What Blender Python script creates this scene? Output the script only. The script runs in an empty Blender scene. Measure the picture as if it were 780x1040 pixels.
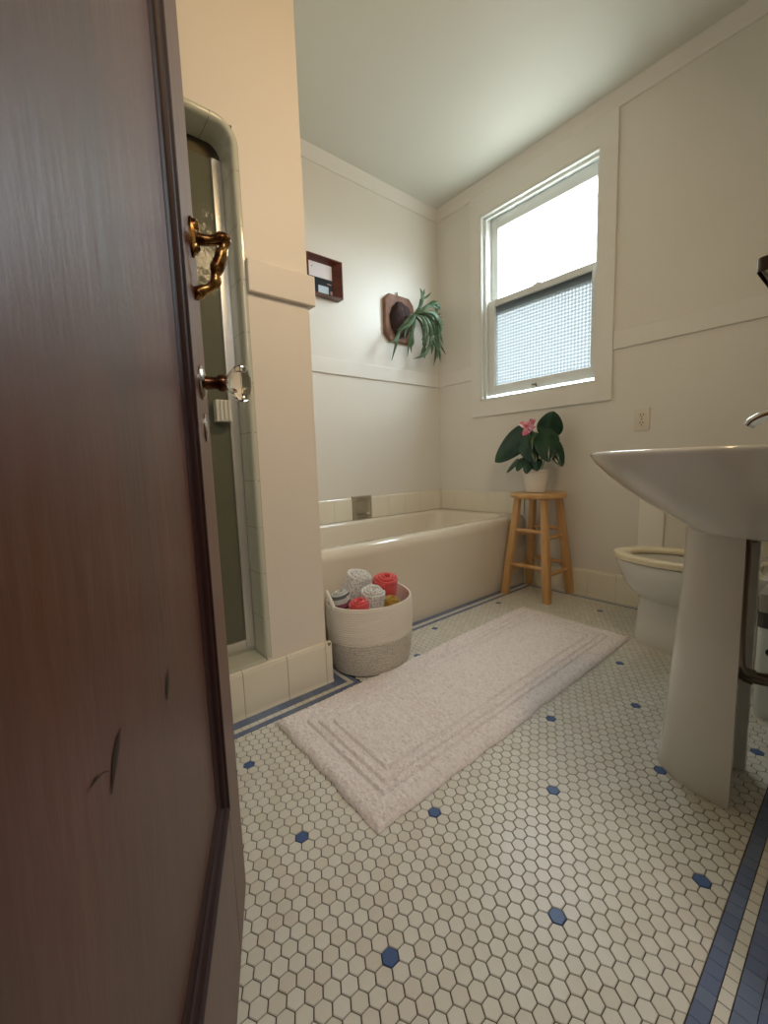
import bpy, bmesh, math, random
from math import sin, cos, pi, radians, sqrt, atan2
from mathutils import Vector, Matrix, noise

C = bpy.context.scene
COL = C.collection
random.seed(7)

# ------------------------------------------------------------------ camera
RT = ((0.7680249361785465, -0.6395627261039478, -0.03312426280577361),
      (0.09822565964554203, 0.06652892539128066, 0.9929378741258081),
      (0.6328423320189142, 0.765854699969105, -0.11391734433392704))
cam_d = bpy.data.cameras.new('camera')
cam = bpy.data.objects.new('camera', cam_d); COL.objects.link(cam)
cam_d.sensor_fit = 'HORIZONTAL'; cam_d.sensor_width = 36.0
cam_d.lens = 421.65 / 780 * 36.0
cam_d.clip_start = 0.01
M4 = Matrix.Identity(4)
for i in range(3):
    M4[i][0] = RT[0][i]; M4[i][1] = RT[1][i]; M4[i][2] = -RT[2][i]
M4.translation = Vector((0, 0, 0.80))
cam.matrix_world = M4
C.camera = cam

# ------------------------------------------------------------------ sky and lights
w = bpy.data.worlds.new('sky'); C.world = w; w.use_nodes = True
bg = w.node_tree.nodes['Background']
bg.inputs[1].default_value = 18.0
# overcast sky above the horizon, darker ground and houses below it
_wt = w.node_tree; _tc = _wt.nodes.new('ShaderNodeTexCoord'); _sx = _wt.nodes.new('ShaderNodeSeparateXYZ')
_rp = _wt.nodes.new('ShaderNodeValToRGB')
_rp.color_ramp.elements[0].position = 0.0; _rp.color_ramp.elements[0].color = (0.24, 0.26, 0.24, 1)
_rp.color_ramp.elements[1].position = 0.06; _rp.color_ramp.elements[1].color = (0.77, 0.92, 1.0, 1)
_wt.links.new(_tc.outputs['Generated'], _sx.inputs[0]); _wt.links.new(_sx.outputs['Z'], _rp.inputs[0]); _wt.links.new(_rp.outputs[0], bg.inputs[0])

def area(name, loc, target, size, size_y, power, color):
    d = bpy.data.lights.new(name, 'AREA'); d.shape = 'RECTANGLE'
    d.size = size; d.size_y = size_y; d.energy = power; d.color = color
    o = bpy.data.objects.new(name, d); COL.objects.link(o); o.location = loc
    o.rotation_euler = (Vector(target) - Vector(loc)).to_track_quat('-Z', 'Y').to_euler()
    return o
# window daylight sampling portal
p = area('window_portal', (2.53, 1.425, 1.80), (0, 1.425, 1.80), 0.80, 1.25, 1, (1, 1, 1))
p.data.cycles.is_portal = True
# warm vanity lamp over the sink, unseen fill light added behind the doorway
area('vanity_lamp', (0.95, 0.10, 2.05), (0.75, 1.3, 1.5), 0.40, 0.14, 5.4, (1.0, 0.72, 0.42))
area('hall_fill', (-0.22, -0.95, 2.05), (0.6, 0.6, 0.4), 0.6, 0.6, 8.5, (1.0, 0.95, 0.92))

vs = C.view_settings
C.display_settings.display_device = 'sRGB'
vs.view_transform = 'Standard'; vs.look = 'None'; vs.gamma = 1.0
vs.use_curve_mapping = False
vs.exposure = 0.46

# ------------------------------------------------------------------ materials
def srgb(r, g, b):
    f = lambda c: (c / 12.92) if c <= 0.04045 else ((c + 0.055) / 1.055) ** 2.4
    return (f(r / 255), f(g / 255), f(b / 255), 1)

def mat(name, col, rough=0.5, metal=0.0, bump=None, var=None, coat=0.0, spec=0.5, trans=0.0, ior=1.45, sheen=0.0, dist=0.002, aniso=None):
    m = bpy.data.materials.new(name); m.use_nodes = True
    nt = m.node_tree; b = nt.nodes['Principled BSDF']
    c = col if len(col) == 4 else srgb(*col)
    b.inputs['Base Color'].default_value = c
    b.inputs['Roughness'].default_value = rough
    b.inputs['Metallic'].default_value = metal
    b.inputs['Specular IOR Level'].default_value = spec
    b.inputs['Coat Weight'].default_value = coat
    b.inputs['Coat Roughness'].default_value = 0.12
    b.inputs['Transmission Weight'].default_value = trans
    b.inputs['IOR'].default_value = ior
    b.inputs['Sheen Weight'].default_value = sheen
    tc = nt.nodes.new('ShaderNodeTexCoord')
    mp = nt.nodes.new('ShaderNodeMapping'); nt.links.new(tc.outputs['Object'], mp.inputs[0])
    if aniso: mp.inputs['Scale'].default_value = aniso
    if bump:
        n = nt.nodes.new('ShaderNodeTexNoise'); n.inputs['Scale'].default_value = bump[0]
        n.inputs['Detail'].default_value = 4
        bp = nt.nodes.new('ShaderNodeBump'); bp.inputs['Strength'].default_value = bump[1]
        bp.inputs['Distance'].default_value = dist
        nt.links.new(mp.outputs[0], n.inputs['Vector'])
        nt.links.new(n.outputs['Fac'], bp.inputs['Height'])
        nt.links.new(bp.outputs[0], b.inputs['Normal'])
    if var:      # (scale, second colour, low, high)
        n2 = nt.nodes.new('ShaderNodeTexNoise'); n2.inputs['Scale'].default_value = var[0]
        n2.inputs['Detail'].default_value = 5
        rp = nt.nodes.new('ShaderNodeValToRGB')
        rp.color_ramp.elements[0].position = var[2]; rp.color_ramp.elements[0].color = c
        rp.color_ramp.elements[1].position = var[3]
        rp.color_ramp.elements[1].color = var[1] if len(var[1]) == 4 else srgb(*var[1])
        nt.links.new(mp.outputs[0], n2.inputs['Vector'])
        nt.links.new(n2.outputs['Fac'], rp.inputs[0])
        nt.links.new(rp.outputs[0], b.inputs['Base Color'])
    return m

wall_m = mat('cream_wall_paint', (232, 228, 219), 0.45, bump=(60, 0.10), var=(1.3, (228, 223, 213), .35, .7))
column_m = mat('cream_column_paint', (232, 223, 209), 0.45, bump=(60, 0.10))
trim_m = mat('cream_trim_paint', (233, 229, 221), 0.38, bump=(40, 0.06))
ceil_m = mat('ceiling_paint', (222, 222, 212), 0.55, bump=(14, 0.20), dist=0.004)
sash_m = mat('white_sash_paint', (226, 228, 224), 0.35, bump=(80, 0.05))
tile_m = mat('cream_wall_tile', (232, 225, 206), 0.12, bump=(9, 0.04), coat=0.4)
tile_grey_m = mat('shower_surround_tile', (205, 205, 185), 0.15, bump=(9, 0.04), coat=0.4)
grout_m = mat('dirty_grout', (120, 108, 88), 0.9, bump=(200, 0.3))
porc_m = mat('white_porcelain', (224, 223, 216), 0.10, coat=0.6)
sinkp_m = mat('sink_porcelain', (218, 217, 210), 0.10, coat=0.6)
tub_m = mat('tub_enamel', (226, 216, 198), 0.16, coat=0.5, bump=(5, 0.03))
seat_m = mat('ivory_toilet_seat', (232, 222, 192), 0.25, coat=0.3)
chrome_m = mat('chrome', (200, 200, 198), 0.10, metal=1.0)
dkmetal_m = mat('tarnished_pipe_metal', (105, 98, 88), 0.28, metal=1.0)
alu_m = mat('satin_aluminium', (216, 214, 206), 0.30, metal=0.7)
darkalu_m = mat('dark_header_metal', (88, 80, 62), 0.35, metal=0.8)
brass_m = mat('aged_brass', (158, 124, 74), 0.24, metal=1.0, bump=(60, 0.5), var=(45, (84, 54, 28), .42, .62))
knobmet_m = mat('dark_bronze', (90, 60, 42), 0.25, metal=1.0)
nickel_m = mat('worn_nickel_plate', (150, 140, 128), 0.25, metal=1.0)
glassk_m = mat('clear_knob_glass', (250, 248, 240), 0.02, trans=1.0, ior=1.5)
pine_m = mat('honey_pine', (214, 172, 118), 0.35, bump=(30, 0.15), var=(7, (196, 146, 90), .35, .7), aniso=(3, 3, .35), coat=.2)
rug_m = mat('pale_blush_rug_pile', (248, 241, 239), 0.95, bump=(260, 0.9), var=(90, (234, 224, 223), .42, .68), sheen=0.1, dist=0.004)
rope_m = mat('cotton_rope', (232, 224, 210), 0.9, bump=(260, 0.6), dist=0.002)
ropeg_m = mat('grey_flecked_rope', (212, 204, 190), 0.9, bump=(260, 0.6), var=(220, (172, 164, 150), .50, .64), dist=0.002)
coral_m = mat('coral_towel', (236, 96, 96), 0.95, bump=(330, 1.0), var=(30, (222, 76, 80), .4, .7), sheen=.3, dist=0.004)
white_m = mat('white_flecked_towel', (240, 238, 234), 0.95, bump=(330, 1.0), var=(170, (168, 164, 160), .50, .62), sheen=.3, dist=0.004)
mustard_m = mat('mustard_towel', (196, 158, 60), 0.95, bump=(330, 1.0), var=(40, (160, 124, 40), .4, .7), sheen=.3, dist=0.004)
pot_m = mat('white_ceramic_pot', (234, 228, 218), 0.3)
soil_m = mat('dark_potting_soil', (48, 36, 28), 0.95, bump=(120, 1.0))
leaf_m = mat('glossy_dark_green_leaf', (38, 74, 50), 0.22, bump=(12, 0.2), var=(9, (24, 54, 38), .4, .65))
leaf2_m = mat('light_leaf_stem', (96, 120, 66), 0.4)
pink_m = mat('pink_spathe', (206, 104, 136), 0.25, var=(30, (240, 206, 208), .48, .62))
frond_m = mat('staghorn_green', (62, 90, 58), 0.5, bump=(60, 0.2), var=(14, (112, 134, 108), .45, .68))
shield_m = mat('papery_brown_shield', (52, 36, 36), 0.85, bump=(50, 0.9), var=(14, (96, 70, 60), .5, .75), dist=.006)
plaque_m = mat('weathered_plaque_wood', (140, 104, 84), 0.7, bump=(40, 0.4), var=(14, (104, 72, 58), .4, .7))
frame_m = mat('mahogany_box_frame', (104, 46, 32), 0.30, bump=(20, 0.1), var=(6, (70, 28, 20), .4, .7), aniso=(1, 1, 3), coat=.3)
print_w = mat('white_print', (232, 226, 228), 0.4)
print_d = mat('dark_print', (26, 30, 36), 0.3)
print_b = mat('blue_grey_print', (186, 200, 210), 0.4)
print_p = mat('dusty_pink_print', (176, 140, 140), 0.4)
black_m = mat('black_gap', (18, 16, 14), 0.5)
outlet_m = mat('outlet_ivory', (226, 218, 202), 0.3)
bin_m = mat('pale_blue_white_bin', (206, 212, 208), 0.25)
bingrey_m = mat('grey_plastic', (140, 136, 126), 0.4)
bindark_m = mat('dark_grey_band', (62, 60, 58), 0.4)
shelfglass_m = mat('grey_green_frosted_glass', (176, 180, 160), 0.35, coat=.3)
shelffr_m = mat('dark_shelf_frame', (92, 80, 72), 0.35, metal=.6)
hallfloor_m = mat('hall_floor_wood', (120, 80, 50), 0.35, bump=(20, 0.1), var=(5, (92, 58, 36), .4, .7), aniso=(.5, 6, 1))
blind_m = mat('overcast_white_board', (210, 208, 200), 0.7)
caulk_m = mat('white_patch_paint', (244, 240, 230), 0.5, bump=(30, .1))

# door wood: dark mahogany with brushed varnish streaks
def wood_door(name, c1, c2, rough, streak):
    m = mat(name, c1, rough, coat=0.35, spec=0.35)
    nt = m.node_tree; b = nt.nodes['Principled BSDF']
    b.inputs['Coat Roughness'].default_value = 0.36
    tc = nt.nodes.new('ShaderNodeTexCoord')
    mp = nt.nodes.new('ShaderNodeMapping'); mp.inputs['Scale'].default_value = (1, 1, 0.10)
    nt.links.new(tc.outputs['Object'], mp.inputs[0])
    n = nt.nodes.new('ShaderNodeTexNoise'); n.inputs['Scale'].default_value = 9; n.inputs['Detail'].default_value = 7
    nt.links.new(mp.outputs[0], n.inputs['Vector'])
    r = nt.nodes.new('ShaderNodeValToRGB')
    r.color_ramp.elements[0].position = .3; r.color_ramp.elements[0].color = srgb(*c1)
    r.color_ramp.elements[1].position = .72; r.color_ramp.elements[1].color = srgb(*c2)
    nt.links.new(n.outputs['Fac'], r.inputs[0]); nt.links.new(r.outputs[0], b.inputs['Base Color'])
    mp2 = nt.nodes.new('ShaderNodeMapping'); mp2.inputs['Scale'].default_value = (1, 1, 0.22)
    nt.links.new(tc.outputs['Object'], mp2.inputs[0])
    n2 = nt.nodes.new('ShaderNodeTexNoise'); n2.inputs['Scale'].default_value = 38; n2.inputs['Detail'].default_value = 6
    nt.links.new(mp2.outputs[0], n2.inputs['Vector'])
    bp = nt.nodes.new('ShaderNodeBump'); bp.inputs['Strength'].default_value = streak; bp.inputs['Distance'].default_value = 0.003
    nt.links.new(n2.outputs['Fac'], bp.inputs['Height'])
    nt.links.new(bp.outputs[0], b.inputs['Normal']); nt.links.new(bp.outputs[0], b.inputs['Coat Normal'])
    return m
door_m = wood_door('mahogany_door_varnish', (66, 28, 13), (92, 42, 20), 0.46, 0.48)
stile_m = wood_door('mahogany_stile_varnish', (76, 38, 24), (96, 50, 34), 0.42, 0.30)
mould_m = wood_door('dark_red_moulding', (36, 10, 10), (46, 14, 14), 0.55, 0.10)
mould_m.node_tree.nodes['Principled BSDF'].inputs['Coat Weight'].default_value = 0.0
scuff_m = mat('dark_scuff', (36, 24, 20), 0.6)

# stripes for the patterned towel
def stripe_mat():
    m = mat('striped_towel', (190, 190, 184), 0.95, bump=(330, 1.0), dist=.004)
    nt = m.node_tree; b = nt.nodes['Principled BSDF']
    tc = nt.nodes.new('ShaderNodeTexCoord'); sx = nt.nodes.new('ShaderNodeSeparateXYZ')
    nt.links.new(tc.outputs['Object'], sx.inputs[0])
    mu = nt.nodes.new('ShaderNodeMath'); mu.operation = 'MULTIPLY_ADD'; mu.inputs[1].default_value = 9; mu.inputs[2].default_value = 0
    nt.links.new(sx.outputs['Z'], mu.inputs[0])
    r = nt.nodes.new('ShaderNodeValToRGB'); r.color_ramp.interpolation = 'CONSTANT'
    cols = [(0, (190, 192, 186)), (.20, (52, 50, 52)), (.26, (200, 180, 150)), (.42, (52, 50, 52)), (.48, (150, 90, 110)), (.62, (214, 214, 208)), (.80, (96, 104, 108)), (.88, (205, 205, 200))]
    e = r.color_ramp.elements
    e[0].position = 0; e[0].color = srgb(*cols[0][1]); e[1].position = cols[1][0]; e[1].color = srgb(*cols[1][1])
    for pz, cc in cols[2:]:
        q = e.new(pz); q.color = srgb(*cc)
    nt.links.new(mu.outputs[0], r.inputs[0]); nt.links.new(r.outputs[0], b.inputs['Base Color'])
    return m
stripe_m = stripe_mat()

# window panes
def pane_clear():
    m = bpy.data.materials.new('clear_pane'); m.use_nodes = True; nt = m.node_tree
    nt.nodes.remove(nt.nodes['Principled BSDF']); out = nt.nodes['Material Output']
    t = nt.nodes.new('ShaderNodeBsdfTransparent'); g = nt.nodes.new('ShaderNodeBsdfGlossy'); g.inputs['Roughness'].default_value = .03
    mx = nt.nodes.new('ShaderNodeMixShader'); mx.inputs[0].default_value = .06
    nt.links.new(t.outputs[0], mx.inputs[1]); nt.links.new(g.outputs[0], mx.inputs[2]); nt.links.new(mx.outputs[0], out.inputs[0])
    return m
def pane_pattern():
    # obscure glass pressed with a fine diamond grid: each little boss lets less light straight through
    m = bpy.data.materials.new('pressed_diamond_pane'); m.use_nodes = True; nt = m.node_tree
    nt.nodes.remove(nt.nodes['Principled BSDF']); out = nt.nodes['Material Output']
    tc = nt.nodes.new('ShaderNodeTexCoord'); sx = nt.nodes.new('ShaderNodeSeparateXYZ'); nt.links.new(tc.outputs['Object'], sx.inputs[0])
    def mth(op, a, b=None, c=None):
        n = nt.nodes.new('ShaderNodeMath'); n.operation = op
        for i, v in enumerate((a, b, c)):
            if v is None: continue
            if isinstance(v, (int, float)): n.inputs[i].default_value = v
            else: nt.links.new(v, n.inputs[i])
        return n.outputs[0]
    k = 2 * pi / 0.040
    s1 = mth('SINE', mth('MULTIPLY', mth('ADD', sx.outputs['Y'], sx.outputs['Z']), k))
    s2 = mth('SINE', mth('MULTIPLY', mth('SUBTRACT', sx.outputs['Y'], sx.outputs['Z']), k))
    pr = mth('MULTIPLY', s1, s2)
    r = nt.nodes.new('ShaderNodeValToRGB')
    r.color_ramp.elements[0].position = .38; r.color_ramp.elements[0].color = (0.098, 0.104, 0.106, 1)
    r.color_ramp.elements[1].position = .62; r.color_ramp.elements[1].color = (0.190, 0.180, 0.174, 1)
    nt.links.new(mth('MULTIPLY_ADD', pr, .5, .5), r.inputs[0])
    t = nt.nodes.new('ShaderNodeBsdfTransparent'); nt.links.new(r.outputs[0], t.inputs[0])
    tl = nt.nodes.new('ShaderNodeBsdfTranslucent'); tl.inputs[0].default_value = (.080, .084, .084, 1)
    ad = nt.nodes.new('ShaderNodeAddShader')
    nt.links.new(t.outputs[0], ad.inputs[0]); 
    mx = nt.nodes.new('ShaderNodeMixShader'); mx.inputs[0].default_value = .04
    g = nt.nodes.new('ShaderNodeBsdfGlossy'); g.inputs['Roughness'].default_value = .1
    nt.links.new(tl.outputs[0], ad.inputs[1])
    nt.links.new(ad.outputs[0], mx.inputs[1]); nt.links.new(g.outputs[0], mx.inputs[2]); nt.links.new(mx.outputs[0], out.inputs[0])
    return m
def shower_glass():
    m = mat('textured_shower_glass', (150, 150, 128), 0.12, spec=.6, bump=(70, 0.9), aniso=(1, 1, .35), dist=.003)
    nt = m.node_tree; b = nt.nodes['Principled BSDF']; out = nt.nodes['Material Output']
    t = nt.nodes.new('ShaderNodeBsdfTransparent'); t.inputs[0].default_value = (.50, .54, .44, 1)
    mx = nt.nodes.new('ShaderNodeMixShader'); mx.inputs[0].default_value = .42
    nt.links.new(t.outputs[0], mx.inputs[1]); nt.links.new(b.outputs[0], mx.inputs[2]); nt.links.new(mx.outputs[0], out.inputs[0])
    return m
pane_clear_m = pane_clear(); pane_pat_m = pane_pattern(); showerglass_m = shower_glass()

# ------------------------------------------------------------------ mesh helpers
class MB:
    def __init__(s): s.v = []; s.f = []; s.mi = []
    def add(s, vs_, fs, mi=0):
        o = len(s.v); s.v += [tuple(p) for p in vs_]
        for f in fs: s.f.append([i + o for i in f]); s.mi.append(mi)
        return s
    def box(s, x0, x1, y0, y1, z0, z1, mi=0):
        P = [(x0,y0,z0),(x1,y0,z0),(x1,y1,z0),(x0,y1,z0),(x0,y0,z1),(x1,y0,z1),(x1,y1,z1),(x0,y1,z1)]
        return s.add(P, [(0,3,2,1),(4,5,6,7),(0,1,5,4),(1,2,6,5),(2,3,7,6),(3,0,4,7)], mi)
    def rings(s, R, cap0=True, cap1=True, closed=True, mi=0):
        n = len(R[0]); o = len(s.v)
        for r in R: s.v += [tuple(p) for p in r]
        m = n if closed else n - 1
        for k in range(len(R) - 1):
            for i in range(m):
                j = (i + 1) % n
                s.f.append([o+k*n+i, o+k*n+j, o+(k+1)*n+j, o+(k+1)*n+i]); s.mi.append(mi)
        if cap0: s.f.append([o + i for i in reversed(range(n))]); s.mi.append(mi)
        if cap1: s.f.append([o + (len(R)-1)*n + i for i in range(n)]); s.mi.append(mi)
        return s
    def lathe(s, c, prof, n=40, sx=1, sy=1, cap0=True, cap1=True, mi=0):
        return s.rings([[(c[0]+r*sx*cos(2*pi*i/n), c[1]+r*sy*sin(2*pi*i/n), c[2]+z) for i in range(n)] for r, z in prof], cap0, cap1, True, mi)
    def tube(s, pts, rad, n=12, mi=0, square=False, flat=None):
        pts = [Vector(p) for p in pts]
        if not isinstance(rad, (list, tuple)): rad = [rad] * len(pts)
        R = []; up = None
        for i, p in enumerate(pts):
            d = (pts[min(i+1, len(pts)-1)] - pts[max(i-1, 0)]).normalized()
            if up is None:
                up = Vector((0,0,1)) if abs(d.z) < .9 else Vector((1,0,0))
            a = d.cross(up).normalized(); b = a.cross(d).normalized(); up = b
            if square:
                q = [(1,1),(-1,1),(-1,-1),(1,-1)]
                R.append([p + a*rad[i]*u + b*rad[i]*v for u, v in q])
            else:
                fl = flat or 1
                R.append([p + a*rad[i]*cos(2*pi*k/n) + b*rad[i]*fl*sin(2*pi*k/n) for k in range(n)])
        return s.rings(R, mi=mi)
    def grid(s, G, mi=0):
        o = len(s.v); h = len(G); wd = len(G[0])
        for r in G: s.v += [tuple(p) for p in r]
        for i in range(h-1):
            for j in range(wd-1):
                s.f.append([o+i*wd+j, o+i*wd+j+1, o+(i+1)*wd+j+1, o+(i+1)*wd+j]); s.mi.append(mi)
        return s
    def build(s, name, mats, parent=None, origin=None, smooth=False, bevel=0, seg=2, angle=35, sub=0, solid=0, kind=None, fix=True):
        if not isinstance(mats, (list, tuple)): mats = [mats]
        me = bpy.data.meshes.new(name)
        if parent is not None: org = parent['_o']
        else: org = origin or (0, 0, 0)
        me.from_pydata([(v[0]-org[0], v[1]-org[1], v[2]-org[2]) for v in s.v], [], s.f)
        for m in mats: me.materials.append(m)
        me.polygons.foreach_set('material_index', s.mi)
        if fix:
            bm = bmesh.new(); bm.from_mesh(me); bmesh.ops.recalc_face_normals(bm, faces=bm.faces); bm.to_mesh(me); bm.free()
        o = bpy.data.objects.new(name, me); COL.objects.link(o)
        if parent is not None:
            o.parent = parent['_e']
            if '_e2' in parent: pass
        else: o.location = org
        if smooth:
            me.polygons.foreach_set('use_smooth', [True]*len(me.polygons))
            me.set_sharp_from_angle(angle=radians(angle))
        if solid:
            md = o.modifiers.new('solid', 'SOLIDIFY'); md.thickness = solid; md.offset = 0
        if bevel:
            md = o.modifiers.new('bevel', 'BEVEL'); md.width = bevel; md.segments = seg; md.limit_method = 'ANGLE'; md.angle_limit = radians(35)
        if sub:
            md = o.modifiers.new('sub', 'SUBSURF'); md.levels = sub; md.render_levels = sub
        if kind: o['kind'] = kind
        return o

def thing(name, loc, label=None, cat=None, group=None, kind=None):
    e = bpy.data.objects.new(name, None); COL.objects.link(e); e.location = loc; e.empty_display_size = .05
    if label: e['label'] = label
    if cat: e['category'] = cat
    if group: e['group'] = group
    if kind: e['kind'] = kind
    return {'_o': loc, '_e': e}
def under(o, org):               # lets a part carry sub-parts: same origin as its thing
    return {'_o': org, '_e': o}
def tag(o, label, cat, group=None):
    o['label'] = label; o['category'] = cat
    if group: o['group'] = group
    return o
def struct(o, label=None):
    o['kind'] = 'structure'
    if label: o['label'] = label
    return o
def rrect(x0, x1, y0, y1, r, z, n=6):
    out = []
    for cx, cy, a0 in ((x1-r, y1-r, 0), (x0+r, y1-r, 90), (x0+r, y0+r, 180), (x1-r, y0+r, 270)):
        for k in range(n+1):
            a = radians(a0 + 90*k/n); out.append((cx+r*cos(a), cy+r*sin(a), z))
    return out
def spline(P, n=8):              # Catmull-Rom through tuples of any length
    out = []
    for i in range(len(P)-1):
        p0 = P[max(i-1,0)]; p1 = P[i]; p2 = P[i+1]; p3 = P[min(i+2,len(P)-1)]
        for k in range(n):
            t = k/n
            out.append(tuple(.5*((2*b)+(-a+c)*t+(2*a-5*b+4*c-d)*t*t+(-a+3*b-3*c+d)*t**3) for a, b, c, d in zip(p0, p1, p2, p3)))
    out.append(tuple(P[-1])); return out

XB, YA, ZC = 2.40, 2.20, 2.592           # window wall, tub wall, ceiling
YS, XE = 1.287, 0.763                   # shower front wall face, its free end
XL = -0.22                              # left wall
YT = 1.474                              # tub apron

# ================================================================== SETTING
struct(MB().box(-.75, 2.6, -1.6, 2.45, ZC, ZC+.06).build('ceiling', ceil_m))
struct(MB().box(-.75, XB+.1, YA, YA+.1, 0, ZC).build('wall_back', wall_m))
# window wall with its opening
wy0, wy1, wz0, wz1 = 1.036, 1.81, 1.205, 2.39
struct(MB().box(XB, XB+.14, 0, wy0, 0, ZC).box(XB, XB+.14, wy1, YA, 0, ZC)
       .box(XB, XB+.14, wy0, wy1, 0, wz0).box(XB, XB+.14, wy0, wy1, wz1, ZC).build('wall_window', wall_m))
# sink wall with the doorway
dx0, dx1 = -.10, .68
struct(MB().box(dx1, XB+.1, -.12, 0, 0, ZC).box(XL-.1, dx0, -.12, 0, 0, ZC).box(dx0, dx1, -.12, 0, 2.05, ZC).build('wall_front', column_m))
struct(MB().box(XL-.1, XL, 0, YA, 0, ZC).build('wall_left', column_m))
struct(MB().box(-.75, -.65, -1.6, -.12, 0, ZC).box(1.3, 1.4, -1.6, -.12, 0, ZC).box(-.75, 1.4, -1.7, -1.6, 0, ZC).box(-.65,XL-.1,-.13,-.12,0,ZC).build('wall_hall', column_m))

# --- hexagon mosaic floor
PY, PX = 0.02686, 0.02379
def in_field(x, y):
    if y < .131 or x > XB-.052: return False
    if x < .80: return y < 1.190
    return y < YT-.072
def build_floor():
    mb = MB()
    mb.box(XL-.1, XB+.02, -.02, YA, -.05, -.0022, 1)
    random.seed(3)
    i0 = int((XL-.366)/PX)-1; i1 = int((XB-.366)/PX)+1
    hz = []
    rr = PY/2/cos(pi/6)
    def clip(poly, inside, cut):
        out = []
        for k in range(len(poly)):
            a, b = poly[k], poly[(k+1) % len(poly)]
            ia, ib = inside(a), inside(b)
            if ia: out.append(a)
            if ia != ib: out.append(cut(a, b))
        return out
    def halfplane(poly, ax, val, sgn):
        return clip(poly, lambda p: sgn*(p[ax]-val) <= 0, lambda a, b: tuple(a[k]+(b[k]-a[k])*((val-a[ax])/(b[ax]-a[ax])) for k in (0, 1)))
    for i in range(i0, i1+1):
        for j in range(-22, 50):
            cx = .366+i*PX; cy = .4655+j*PY+(PY/2 if i % 2 else 0)
            if cy < .10 or cy > YT: continue
            m = i % 11; blue = False
            if m == 0:
                q = i//11
                jj = j if q % 2 == 0 else (j if i % 2 == 0 else j)
                yy = (cy-.4655)/PY - (0 if q % 2 == 0 else -5.5)
                if abs(yy/11-round(yy/11)) < .02: blue = True
            poly = [(cx+(rr*.955)*.985*cos(a*pi/3)*PX/(1.5*rr)*1.0, cy+(rr*.955)*sin(a*pi/3)) for a in range(6)]
            if .795 <= cx < .8465 and cy > 1.189: continue
            ylim = 1.189 if cx < .8465 else YT-.073
            if max(p[1] for p in poly) > ylim: poly = halfplane(poly, 1, ylim, 1)
            if poly and min(p[1] for p in poly) < .131: poly = halfplane(poly, 1, .131, -1)
            if poly and max(p[0] for p in poly) > XB-.055: poly = halfplane(poly, 0, XB-.055, 1)
            if len(poly) < 3: continue
            area_ = abs(sum(poly[k][0]*poly[(k+1)%len(poly)][1]-poly[(k+1)%len(poly)][0]*poly[k][1] for k in range(len(poly))))/2
            if area_ < 4e-5: continue
            gx = sum(p[0] for p in poly)/len(poly); gy = sum(p[1] for p in poly)/len(poly)
            if XL > gx: continue
            tz = random.uniform(-.0003, .0002)
            mi = 6 if blue else random.choice((2, 3, 4, 5))
            n = len(poly)
            base = [(x, y, -.0022) for x, y in poly]
            side = [(gx+(x-gx)*.965, gy+(y-gy)*.965, -.0006+tz) for x, y in poly]
            top = [(gx+(x-gx)*.905, gy+(y-gy)*.905, tz) for x, y in poly]
            mb.rings([base, side, top], cap0=False, mi=mi)
    def strip(x0, x1, y0, y1, mats_, along, step=.0262, g=.0012):
        L = (x1-x0) if along == 'x' else (y1-y0)
        k = max(1, round(L/step)); s_ = L/k
        for q in range(k):
            if along == 'x': a, b, c, d = x0+q*s_+g/2, x0+(q+1)*s_-g/2, y0+g/2, y1-g/2
            else: a, b, c, d = x0+g/2, x1-g/2, y0+q*s_+g/2, y0+(q+1)*s_-g/2
            tz = random.uniform(-.0002, .0002)
            mb.box(a, b, c, d, -.0022, tz, random.choice(mats_))
    W = (2, 3, 4, 5); B = (7, 8)
    # door side border
    strip(XL, XB, .1075, .1295, B, 'x', g=.0006); strip(XL, XB, .090, .107, W, 'x', .024, g=.0016)
    strip(XL, XB, .064, .0895, B, 'x', g=.0006); strip(XL, XB, .038, .0635, B, 'x', g=.0006); strip(XL, XB, -.02, .0375, B, 'x', g=.0006)
    # shower side border
    strip(XL, .846, 1.191, 1.211, B, 'x', g=.0006); strip(XL, .830, 1.211, 1.231, W, 'x', g=.0014); strip(XL, .812, 1.231, YS, B, 'x', g=.0006)
    strip(.831, .846, 1.211, YT-.053, B, 'y', g=.0006); strip(.813, .830, 1.231, YT-.031, W, 'y'); strip(.777, .812, YS, YT, B, 'y', g=.0006)
    # tub side border
    strip(.846, XB-.05, YT-.072, YT-.052, B, 'x', g=.0006); strip(.831, XB-.03, YT-.052, YT-.030, W, 'x', g=.0012); strip(.813, XB-.02, YT-.030, YT+.01, B, 'x', g=.0006)
    # window side border
    strip(XB-.054, XB-.038, .131, YT-.05, B, 'y', g=.0006); strip(XB-.038, XB-.026, .131, YT-.03, W, 'y'); strip(XB-.026, XB, .131, YT, B, 'y', g=.0006)
    creams = [mat('mosaic_cream', c, .32, bump=(90, .08)) for c in ((217, 214, 203), (214, 211, 199), (219, 217, 207), (212, 208, 195))]
    blue = mat('mosaic_blue_hexagon', (70, 96, 144), .35, bump=(90, .1)); bb = mat('mosaic_blue_border', (110, 124, 150), .30, bump=(90, .1)); bb2 = mat('mosaic_blue_border_deep', (102, 116, 146), .30, bump=(90, .1))
    grout = mat('floor_grout', (70, 62, 50), .95, bump=(200, .4))
    o = mb.build('floor', [grout, grout]+creams+[blue, bb, bb2], fix=False)
    struct(o)
build_floor()
struct(MB().box(-.75, 1.4, -1.6, -.021, -.05, -.002).build('floor', hallfloor_m))

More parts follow.
